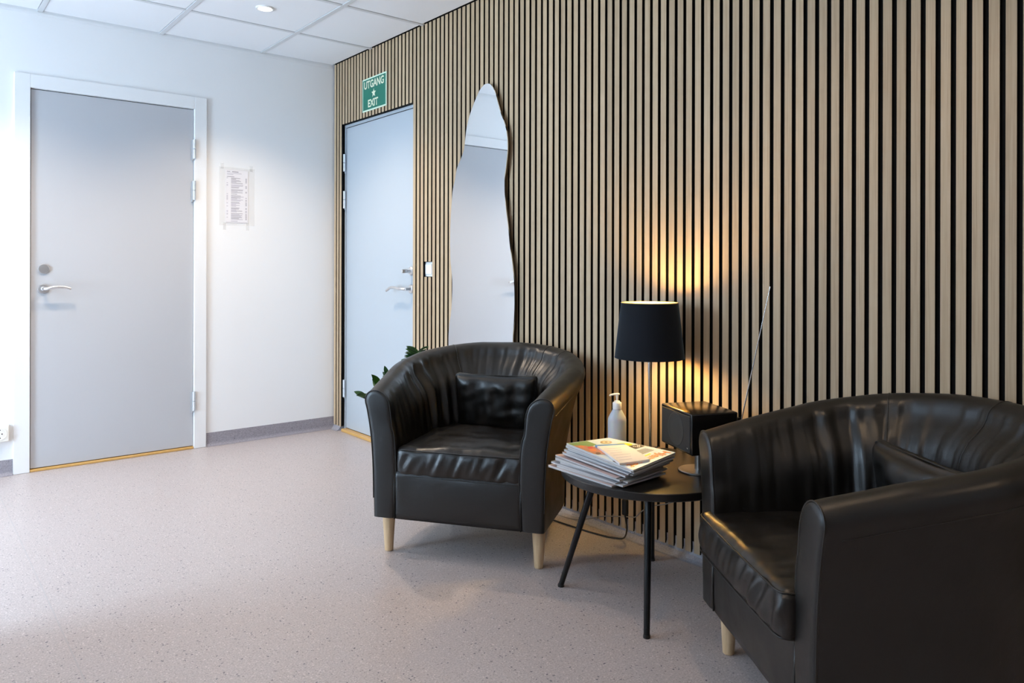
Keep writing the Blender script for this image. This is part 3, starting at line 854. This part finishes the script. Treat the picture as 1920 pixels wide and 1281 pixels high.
# magazines: every sheet bundle follows the same sloping pile
SX, SY, SYAW = -.482, -3.080, radians(1.46)
def pile(x, y):
    dx, dy = x - SX, y - SY
    u = max(-1.35, min(1.35, (dx * cos(SYAW) + dy * sin(SYAW)) / .105)); v = max(-1.35, min(1.35, (-dx * sin(SYAW) + dy * cos(SYAW)) / .1425))
    l, b_, r, f = .088, .076, .078, .058
    return (l * (1 - u) * (1 + v) + b_ * (1 + u) * (1 + v) + r * (1 + u) * (1 - v) + f * (1 - u) * (1 - v)) / 4
def mag_local(cx, cy, yaw, x, y): return cx + x * cos(yaw) - y * sin(yaw), cy + x * sin(yaw) + y * cos(yaw)
covers = [(.75, .45, .35), (.55, .60, .66), (.30, .34, .42), (.70, .66, .55), (.16, .16, .18), (.62, .30, .24), (.66, .70, .74), (.42, .20, .16), (.70, .62, .50), (.20, .26, .38), (.74, .72, .70), (.58, .48, .36), (.66, .76, .82)]
specs = [(-.512, -3.028, -1.6, .216, .300), (-.505, -3.058, 1.4, .212, .290), (-.508, -3.036, -0.6, .214, .296), (-.494, -3.060, 4.0, .210, .285), (-.502, -3.046, 0.6, .212, .290), (-.500, -3.040, -2.2, .210, .288),
         (-.449, -3.037, 4.0, .214, .284), (-.486, -3.062, -1.0, .212, .288), (-.480, -3.074, 2.6, .210, .284), (-.486, -3.070, 0.4, .212, .286), (-.480, -3.080, 2.0, .208, .284), (-.484, -3.076, 1.0, .210, .286), (-.482, -3.080, 1.46, .212, .288)]
ordinal = ['lowest', 'second', 'third', 'fourth', 'fifth', 'sixth', 'seventh', 'eighth', 'ninth', 'tenth', 'eleventh', 'twelfth', 'topmost']
wts = [1.0, 1.1, .8, 1.0, 1.2, .7, .9, 1.1, 1.0, .8, 1.1, .9, 1.2]; tot = sum(wts); cum = [0]
for w_ in wts: cum.append(cum[-1] + w_ / tot)
top_root = None
for k, (cx, cy, yw, w_, h_) in enumerate(specs):
    yaw = radians(yw); c0, c1 = cum[k], cum[k + 1]; pc = random.Random(k + 20)
    lab = 'magazine in the pile on the side table, %s from the bottom' % ordinal[k]
    if k == 0: lab = 'magazine at the very bottom of the pile, lying on the black table'
    if k == len(specs) - 1: lab = 'colourful magazine on top of the pile, under the notepad'
    z_ref = TZ1 + c0 * pile(cx, cy)
    root = thing('magazine', lab, 'magazine', (cx, cy, z_ref), 0, 'magazines piled on the side table')
    def zz(x, y, c): return TZ1 + .0003 + c * pile(x, y) - z_ref
    nx, ny = 6, 10
    # page block
    def block(nm, m, lo, hi, inset, faces):
        bm = bmesh.new(); G = {}
        for s_, c in ((0, lo), (1, hi)):
            for i in range(nx + 1):
                for j in range(ny + 1):
                    x, y = mag_local(cx, cy, yaw, (i / nx - .5) * (w_ - 2 * inset), (j / ny - .5) * (h_ - 2 * inset))
                    G[s_, i, j] = bm.verts.new((x - cx, y - cy, zz(x, y, c)))
        for i in range(nx):
            for j in range(ny):
                if 'b' in faces: bm.faces.new((G[0, i, j], G[0, i, j + 1], G[0, i + 1, j + 1], G[0, i + 1, j]))
                if 't' in faces: bm.faces.new((G[1, i, j], G[1, i + 1, j], G[1, i + 1, j + 1], G[1, i, j + 1]))
        if 's' in faces:
            for i in range(nx):
                for j in (0, ny): bm.faces.new((G[0, i, j], G[0, i + 1, j], G[1, i + 1, j], G[1, i, j]))
            for j in range(ny):
                for i in (0, nx): bm.faces.new((G[0, i, j], G[0, i, j + 1], G[1, i, j + 1], G[1, i, j]))
        return obj(nm, bm, m, root)
    d = (c1 - c0)
    block('pages', M['pages'], c0 + d * .07, c1 - d * .08, .0012, 'tbs')
    mc = flat('cover_paper_%d' % k, tuple(.45 * c_ + .55 * v_ for c_, v_ in zip(covers[k], (.50, .51, .53))) if k < 12 else covers[k], .3)
    block('cover', mc, c1 - d * .075, c1 - d * .015, 0, 'tbs')
    block('back_cover', flat('back_cover_paper_%d' % k, tuple(.35 * c_ + .30 for c_ in covers[(k * 5 + 3) % 13]), .3), c0 + d * .01, c0 + d * .06, 0, 'tbs')
    if k == len(specs) - 1: top_root, top_z = root, z_ref
# printing on the top cover: title, food photographs, splash
def surf(x, y, e=.0004): return TZ1 + .0003 + pile(x, y) + e - top_z
tcx, tcy = specs[-1][0], specs[-1][1]
def patch(name, pts, m, e=.0004, parent=None):
    bm = bmesh.new(); c = (sum(p[0] for p in pts) / len(pts), sum(p[1] for p in pts) / len(pts))
    vc = bm.verts.new((c[0] - tcx, c[1] - tcy, surf(c[0], c[1], e)))
    # subdivide each edge so that the print lies on the curved cover
    ring = []
    for a, b_ in zip(pts, pts[1:] + pts[:1]):
        for q in range(4):
            x, y = a[0] + (b_[0] - a[0]) * q / 4, a[1] + (b_[1] - a[1]) * q / 4; ring.append(bm.verts.new((x - tcx, y - tcy, surf(x, y, e))))
    for i in range(len(ring)): bm.faces.new((vc, ring[i], ring[(i + 1) % len(ring)]))
    return obj(name, bm, m, parent or top_root)
def ell(cx, cy, a, b_, yaw=0, n=14): return [(cx + a * cos(t) * cos(yaw) - b_ * sin(t) * sin(yaw), cy + a * cos(t) * sin(yaw) + b_ * sin(t) * cos(yaw)) for t in [2 * pi * i / n for i in range(n)]]
K = lambda n, c: flat(n, c, .3)
k_green, k_orange, k_red, k_yel, k_blk, k_tan, k_grey, k_dt, k_white = K('print_green', (.22, .34, .12)), K('print_orange', (.80, .24, .06)), K('print_red', (.70, .08, .06)), K('print_yellow', (.90, .78, .02)), K('print_black', (.03, .03, .03)), K('print_tan', (.55, .38, .16)), K('print_grey', (.25, .27, .30)), K('print_brown', (.20, .10, .05)), K('print_white', (.85, .85, .83))
def loc_(u, v): return mag_local(tcx, tcy, radians(1.46), u * .106, v * .144)
patch('cover_photo', [loc_(*p) for p in ((-.97, .97), (-.1, .97), (-.15, .62), (-.5, .55), (-.95, .70))], k_green)
patch('cover_photo', [loc_(*p) for p in ((-.97, .80), (-.45, .62), (-.30, .20), (-.60, -.1), (-.97, .15))], K('print_salmon', (.60, .26, .14)), .0006)
for (u, v, a, m_) in ((-.80, .66, .014, k_orange), (-.62, .50, .013, k_red), (-.74, .34, .016, k_orange), (-.5, .62, .010, k_green), (-.56, .2, .013, k_orange), (-.82, .12, .012, k_dt)):
    x, y = loc_(u, v); patch('cover_photo', ell(x, y, a, a * .7, .5), m_, .0008)
x, y = loc_(.36, .66); patch('cover_photo', ell(x, y, .026, .019, .3), k_tan, .0006); patch('cover_photo', ell(x, y, .017, .012, .3), K('print_cream', (.80, .70, .45)), .0008); patch('cover_photo', ell(x, y, .006, .005, .3), k_dt, .001)
x, y = loc_(.62, .26); patch('price_splash', ell(x, y, .028, .020, -.5), k_yel, .0008)
patch('cover_box', [loc_(*p) for p in ((.97, .06), (.55, .10), (.50, -.16), (.94, -.16))], k_blk, .0006)
for u, v in ((.66, -.02), (.80, -.06), (.72, -.10), (.88, .0)):
    x, y = loc_(u, v); patch('cover_ring', ell(x, y, .0065, .0055), k_white, .0008); patch('cover_ring', ell(x, y, .0035, .003), k_blk, .001)
for i in range(5):
    v = -.28 - i * .055; patch('cover_text_line', [loc_(.78, v), (loc_(.15 + .12 * (i % 2), v)), loc_(.15 + .12 * (i % 2), v - .026), loc_(.78, v - .026)], k_grey, .0006)
patch('yellow_stripe', [loc_(*p) for p in ((.42, -.60), (-.62, -.66), (-.62, -.70), (.42, -.655))], k_yel, .0006)
patch('cover_photo', [loc_(*p) for p in ((-.30, -.44), (-.97, -.40), (-.97, -.62), (-.35, -.58))], k_dt, .0006)
def cover_text(s, size, sx, u, v, rot, m, name, e):
    me = text_mesh(s, .06, 0, .0016); c_ = loc_(u, v)
    xs = [q.co.x for q in me.vertices]; ys = [q.co.y for q in me.vertices]
    for q in me.vertices:
        q.co.x = (q.co.x - (max(xs) + min(xs)) / 2) * size / (max(xs) - min(xs)); q.co.y = (q.co.y - (max(ys) + min(ys)) / 2) * sx / (max(ys) - min(ys))
    for vt in me.vertices:
        x, y = vt.co.x, vt.co.y
        xx, yy = c_[0] + x * cos(rot) - y * sin(rot), c_[1] + x * sin(rot) + y * cos(rot)
        vt.co = (xx - tcx, yy - tcy, surf(xx, yy, e))
    me.materials.clear(); me.materials.append(m); me.name = name
    return link(name, me, top_root)
cover_text('Hjemmet', .188, .043, .0, -.80, radians(181.5), k_orange, 'title_lettering', .0008)

# notepad on the pile
pc_, pyaw = (-.5125, -3.120), radians(-21.0)
npad = thing('notepad', 'white paper notepad with a blue edge lying on the magazines', 'notepad', (pc_[0], pc_[1], TZ1 + pile(*pc_)))
def pad_part(nm, m, x0, x1, y0, y1, e0, e1):
    bm = bmesh.new(); G = {}
    n = 6
    for s_, e in ((0, e0), (1, e1)):
        for i in range(n + 1):
            for j in range(n + 1):
                lx, ly = x0 + (x1 - x0) * i / n, y0 + (y1 - y0) * j / n
                x, y = mag_local(pc_[0], pc_[1], pyaw, lx, ly)
                G[s_, i, j] = bm.verts.new((x - pc_[0], y - pc_[1], pile(x, y) - pile(*pc_) + e + .0012))
    for i in range(n):
        for j in range(n):
            bm.faces.new((G[0, i, j], G[0, i, j + 1], G[0, i + 1, j + 1], G[0, i + 1, j])); bm.faces.new((G[1, i, j], G[1, i + 1, j], G[1, i + 1, j + 1], G[1, i, j + 1]))
        for j in (0, n): bm.faces.new((G[0, i, j], G[0, i + 1, j], G[1, i + 1, j], G[1, i, j])); bm.faces.new((G[0, j, i], G[0, j, i + 1], G[1, j, i + 1], G[1, j, i]))
    return obj(nm, bm, m, npad)
M['padpaper'] = mat('notepad_paper', (.82, .74, .68), .7)
pad_part('paper_block', M['padpaper'], -.0525, .0525, -.082, .082, 0, .0065)
pad_part('blue_binding', K('binding_blue', (.10, .30, .62)), -.0527, .0527, .0822, .098, 0, .0060)
for i in range(6):
    pad_part('ruled_line', M['ink2'], -.042, .010 + .03 * ((i * 7) % 3 - 1) * .3, -.06 + i * .022, -.0588 + i * .022, .0065, .0068)

# pump bottle
bt = thing('pump_bottle', 'translucent white bottle with a pump top behind the magazines', 'bottle', (-.318, -2.9160, TZ1), radians(-25))
bm = bmesh.new(); lathe(bm, [(0, .001), (.029, 0), (.0330, .004), (.0335, .02), (.0335, .128), (.0325, .136), (.0165, .166), (.0150, .169), (.0150, .172), (0, .172)], 40)
for v in bm.verts: v.co.y *= .86
obj('bottle_body', bm, M['bottle'], bt, smooth=True, angle=50)
bm = bmesh.new(); lathe(bm, [(0, .168), (.0155, .168), (.0160, .170), (.0160, .190), (.0148, .192), (.0105, .1925), (.0100, .197), (.006, .198), (0, .198)], 32)
obj('pump_collar', bm, M['plastic'], bt, smooth=True, angle=40)
bm = bmesh.new(); lathe(bm, [(0, .197), (.0035, .197), (.0035, .206), (.0060, .217), (.0060, .222), (0, .223)], 20)
tube(bm, [(.008, 0, .221), (0, 0, .2215), (-.014, 0, .2208), (-.026, 0, .2190), (-.0285, 0, .2155)], [.0045, .0055, .005, .004, .0035], 12, flat_=.75)
obj('pump_head', bm, M['plastic'], bt, smooth=True, angle=50)

# table lamp
LX, LY = -.180, -2.949
lp = thing('table_lamp', 'table lamp with black drum shade and thin chrome pole, lit', 'lamp', (LX, LY, TZ1))
bm = bmesh.new(); lathe(bm, [(0, 0), (.054, 0), (.055, .002), (.054, .008), (.048, .011), (.010, .014), (.006, .020), (0, .020)], 40)
obj('base', bm, M['chrome'], lp, smooth=True, angle=40)
bm = bmesh.new(); tube(bm, [(0.003, -.003, .012), (0.0, 0.0, .30), (0, 0, .360)], .0052, 14); obj('pole', bm, M['chrome'], lp, smooth=True, angle=40)
S0, S1, R0, R1 = .345, .549, .1275, .1045
bm = bmesh.new(); lathe(bm, [(R0, S0), (R1, S1), (R1 - .0012, S1 + .0004), (R1 - .0020, S1), (R0 - .002, S0), (R0 - .001, S0 - .0006)], 72, cap=False)
vs = bm.verts[:]
sh = obj('lamp_shade', bm, [M['shade']], lp, smooth=True, angle=40)
bm = bmesh.new(); lathe(bm, [(R0 - .0035, S0 + .002), (R1 - .0033, S1 - .001)], 72, cap=False); obj('shade_lining', bm, M['gold'], sh, smooth=True)
for zc, rr in ((S1 - .0012, R1 - .001), (S0 + .0012, R0 - .001)):
    bm = bmesh.new(); tube(bm, [(rr * cos(2 * pi * i / 72), rr * sin(2 * pi * i / 72), zc) for i in range(73)], .0016, 6)
    obj('shade_rim', bm, M['gold'] if zc > S0 + .1 else M['shade'], sh, smooth=True)
bm = bmesh.new()
for i in range(3):
    a = 2 * pi * i / 3 + .4; zc = S1 - .075; rr = R1 + (R0 - R1) * .075 / (S1 - S0) - .004
    tube(bm, [(.012 * cos(a), .012 * sin(a), .390), (rr * cos(a), rr * sin(a), zc)], .0014, 6)
lathe(bm, [(.0, .358), (.013, .358), (.013, .374), (0, .375)], 18)
obj('shade_holder', bm, M['satin'], lp, smooth=True, angle=40)
bm = bmesh.new(); lathe(bm, [(0, .374), (.012, .375), (.014, .390), (.024, .425), (.029, .455), (.029, .480), (.021, .502), (.010, .512), (0, .514)], 20); obj('bulb', bm, M['bulb'], lp, smooth=True)

# radio on its aluminium stand
sx_, sy_, sa = -.2573, -3.2253, radians(-114.17)
sp = thing('tabletop_radio', 'black box radio with raised aerial on a round aluminium stand', 'radio', (sx_, sy_, TZ1), sa)
w_, d_, z0, z1 = .212, .166, .0785, .2115
bm = bmesh.new(); box(bm, -w_ / 2, w_ / 2, -d_ / 2, d_ / 2, z0, z1, bev=.005, seg=3); obj('cabinet', bm, M['spk'], sp, smooth=True, angle=50)
gy = -d_ / 2
bm = bmesh.new(); box(bm, -w_ / 2 + .008, w_ / 2 - .008, gy - .0025, gy + .001, z0 + .007, z1 - .009, bev=.0015); g = obj('speaker_grille', bm, M['grille'], sp)
bm = bmesh.new(); mt = Matrix.Translation((.004, gy - .0026, (z0 + z1) / 2)) @ Matrix.Rotation(radians(90), 4, 'X')
lathe(bm, [(.054, 0), (.0535, .0009), (.052, .0012), (.049, .0006), (.030, .0005), (0, .0012)], 48, mt, cap=False); obj('speaker_cone', bm, mat('speaker_cone_cloth', (.010, .013, .016), .7), g, smooth=True)
bm = bmesh.new(); box(bm, .079, .084, gy - .0032, gy - .0024, z0 + .020, z0 + .0216); box(bm, .082, .084, gy - .0032, gy - .0024, z0 + .018, z0 + .0216); obj('maker_mark', bm, M['alu'], g)
bm = bmesh.new(); lathe(bm, [(0, 0), (.064, 0), (.066, .0015), (.066, .004), (.0635, .0058), (.012, .0065), (0, .0065)], 64); obj('stand_base', bm, M['alu'], sp, smooth=True, angle=35)
bm = bmesh.new(); lathe(bm, [(0, .006), (.0125, .006), (.0125, z0 + .001), (0, z0 + .001)], 28); obj('stand_post', bm, M['alu'], sp, smooth=True, angle=35)
# aerial: from the rear corner, leaning away
def to_local(p):
    dx, dy = p[0] - sx_, p[1] - sy_; return Vector((dx * cos(sa) + dy * sin(sa), -dx * sin(sa) + dy * cos(sa), p[2] - TZ1))
a0, a1 = to_local((-.222, -3.362, .600)), to_local((-.200, -3.4525, 1.042))
bm = bmesh.new(); n = 5
for i in range(n):
    p, q = a0.lerp(a1, i / n), a0.lerp(a1, (i + 1) / n); tube(bm, [p, q], .0021 - .0002 * i, 10)
tube(bm, [a1, a1 + (a1 - a0).normalized() * .006], .0020, 10)
obj('aerial', bm, M['chrome'], sp, smooth=True, angle=40)
bm = bmesh.new(); tube(bm, [a0 - (a1 - a0).normalized() * .02, a0 + (a1 - a0).normalized() * .014], .0045, 12)
box(bm, w_ / 2 - .02, w_ / 2 - .004, d_ / 2 - .001, d_ / 2 + .012, z1 - .06, z1 - .02)
obj('aerial_joint', bm, M['spk'], sp, smooth=True, angle=40)

# ------------------------------------------------------------------ cords
c1 = thing('lamp_cord', 'black cord with a dark connector hanging under the side table', 'cord', (-.12, -2.778, 0))
def rel(pts, o): return [(p[0] - o[0], p[1] - o[1], p[2]) for p in pts]
O1 = (-.12, -2.778)
bm = bmesh.new(); soft_box(bm, .020, .024, .062, .006, (6, 6, 8)); obj('connector', bm, M['cord'], c1, (0, 0, .170), smooth=True)
bm = bmesh.new(); tube(bm, catmull(rel([(-.12, -2.779, .201), (-.122, -2.78, .26), (-.13, -2.80, .34), (-.14, -2.82, .406)], O1), 16), .0032, 8)
tube(bm, catmull(rel([(-.12, -2.7765, .14), (-.112, -2.776, .11), (-.095, -2.765, .078), (-.07, -2.735, .035), (-.052, -2.70, .010), (-.058, -2.665, .0045), (-.072, -2.63, .0042), (-.0895, -2.5381, .0042), (-.1002, -2.4199, .0042), (-.106, -2.33, .0042), (-.12, -2.2, .0042), (-.12, -2.05, .0042)], O1), 60), .0034, 8)
obj('cable', bm, M['cord'], c1, smooth=True)
c2 = link('thin_cord', None)
bm = bmesh.new(); O2 = (-.05, -2.8)
tube(bm, catmull(rel([(-.045, -2.30, .006), (-.050, -2.40, .012), (-.050, -2.4797, .030), (-.052, -2.60, .0745), (-.052, -2.7412, .1085), (-.055, -2.775, .118), (-.055, -2.8145, .1545), (-.058, -2.87, .185), (-.060, -2.948, .216), (-.040, -3.02, .26), (-.034, -3.06, .33), (-.034, -3.10, .42), (-.034, -3.16, .50)], O2), 60), .0022, 8)
bpy.data.objects.remove(c2)
c2 = obj('radio_cord', bm, M['greycord'], None, (O2[0], O2[1], 0), smooth=True); tag(c2, 'thin grey cord sagging along the slats under the side table', 'cord')

# ------------------------------------------------------------------ potted plant behind the first armchair
PX, PY = -.315, -1.475
pl = thing('potted_plant', 'dark green leafy plant peeping out behind the armchair by the mirror', 'plant', (PX, PY, 0))
bm = bmesh.new(); lathe(bm, [(0, 0), (.075, 0), (.080, .004), (.102, .20), (.104, .205), (.098, .205), (.094, .185), (0, .185)], 40)
pot = obj('pot', bm, M['pot'], pl, smooth=True, angle=40)
bm = bmesh.new(); lathe(bm, [(.0945, .183), (.05, .190), (0, .192)], 24, cap=False); obj('soil', bm, M['soil'], pot, smooth=True)
def leaf_mesh(L, W):
    bm = bmesh.new(); n = 8; rows = []
    for i in range(n + 1):
        t = i / n; w = W * (sin(pi * min(1, t * .97 + .03)) ** .75) * (1 - .25 * t) if 0 < i < n else W * .05
        z = -.16 * L * t * t + .05 * L * sin(t * pi)
        rows.append([bm.verts.new((t * L, s * w, z + .16 * W * abs(s))) for s in (-1, -.5, 0, .5, 1)])
    for a, b_ in zip(rows, rows[1:]):
        for j in range(4): bm.faces.new((a[j], a[j + 1], b_[j + 1], b_[j]))
    bmesh.ops.solidify(bm, geom=bm.faces[:], thickness=.0012)
    return mesh_from(bm, 'leaf', M['leaf'], True, 60)
lf = [leaf_mesh(.080, .021), leaf_mesh(.092, .026), leaf_mesh(.064, .017)]
def frond(pts, n, first, size, seed, spread=1.0):
    rnd = random.Random(seed); P = catmull(pts, 40)
    bm = bmesh.new(); tube(bm, P, [.0055 - .0035 * i / 39 for i in range(40)], 8); st = obj('stem', bm, M['stem'], pl, smooth=True)
    for i in range(n):
        t = first + (1 - first) * i / (n - 1); k = min(38, int(t * 39)); p = P[k]; d = (P[k + 1] - P[k]).normalized()
        side = Vector((-d.y, d.x, 0)); side = side.normalized() if side.length > .15 else Vector((.6, -.8, 0))
        for s in ((1, -1) if i < n - 1 else (0,)):
            v = (side * s * spread + d * (.55 + .3 * rnd.random()) + Vector((0, 0, .10 + .2 * rnd.random()))).normalized() if s else d
            nrm = Vector((-.50 + .5 * (rnd.random() - .5), -.62 + .5 * (rnd.random() - .5), .60)); z = (nrm - v * nrm.dot(v)).normalized(); y = z.cross(v)
            o = link('leaf', rnd.choice(lf), st)
            sc = size * (.85 + .3 * rnd.random()) * (1 - .25 * t)
            o.matrix_local = Matrix.Translation(p) @ Matrix((v, y, z)).transposed().to_4x4() @ Matrix.Diagonal((sc, sc, sc, 1))
# the tallest frond leans over the chair back, its leaflets all sweeping to the left
fp = catmull([(0, 0, .18), (-.02, -.03, .36), (-.075, -.095, .57), (-.060, -.118, .635), (-.040, -.142, .672), (-.028, -.158, .690)], 40)
bm = bmesh.new(); tube(bm, fp, [.005 - .003 * i / 39 for i in range(40)], 8); st_ = obj('stem', bm, M['stem'], pl, smooth=True)
rl = random.Random(12)
slim = leaf_mesh(.070, .0125)
for i in range(11):
    p = fp[24 + int(i * 1.45)]
    for sgn in (1, -1):
        v = Vector((-.70, .60, .10 + .05 * i)) if sgn == 1 else Vector((.55, -.40, .45))
        v = (v + Vector((rl.uniform(-.1, .1), rl.uniform(-.1, .1), rl.uniform(-.08, .08)))).normalized()
        nrm = Vector((-.45, -.55, .75)); z = (nrm - v * nrm.dot(v)).normalized(); y = z.cross(v)
        o = link('leaf', slim, st_); k_ = (.62 + .03 * i) * rl.uniform(.85, 1.1)
        o.matrix_local = Matrix.Translation(p) @ Matrix((v, y, z)).transposed().to_4x4() @ Matrix.Diagonal((k_, k_, k_, 1))
frond([(0, 0, .18), (-.05, .02, .30), (-.12, .04, .40), (-.19, .085, .455)], 7, .45, 1.25, 2)
frond([(0, 0, .18), (-.03, .02, .32), (-.09, .03, .45), (-.14, .03, .520)], 6, .5, 1.3, 3)
frond([(0, 0, .18), (-.02, .03, .34), (-.055, .045, .48), (-.09, .04, .568)], 7, .4, .85, 4)
frond([(0, 0, .18), (.05, -.03, .32), (.10, -.06, .44), (.13, -.09, .52)], 7, .4, .9, 5)
frond([(0, 0, .18), (.03, .06, .32), (.05, .13, .42), (.06, .18, .46)], 7, .4, .9, 6)
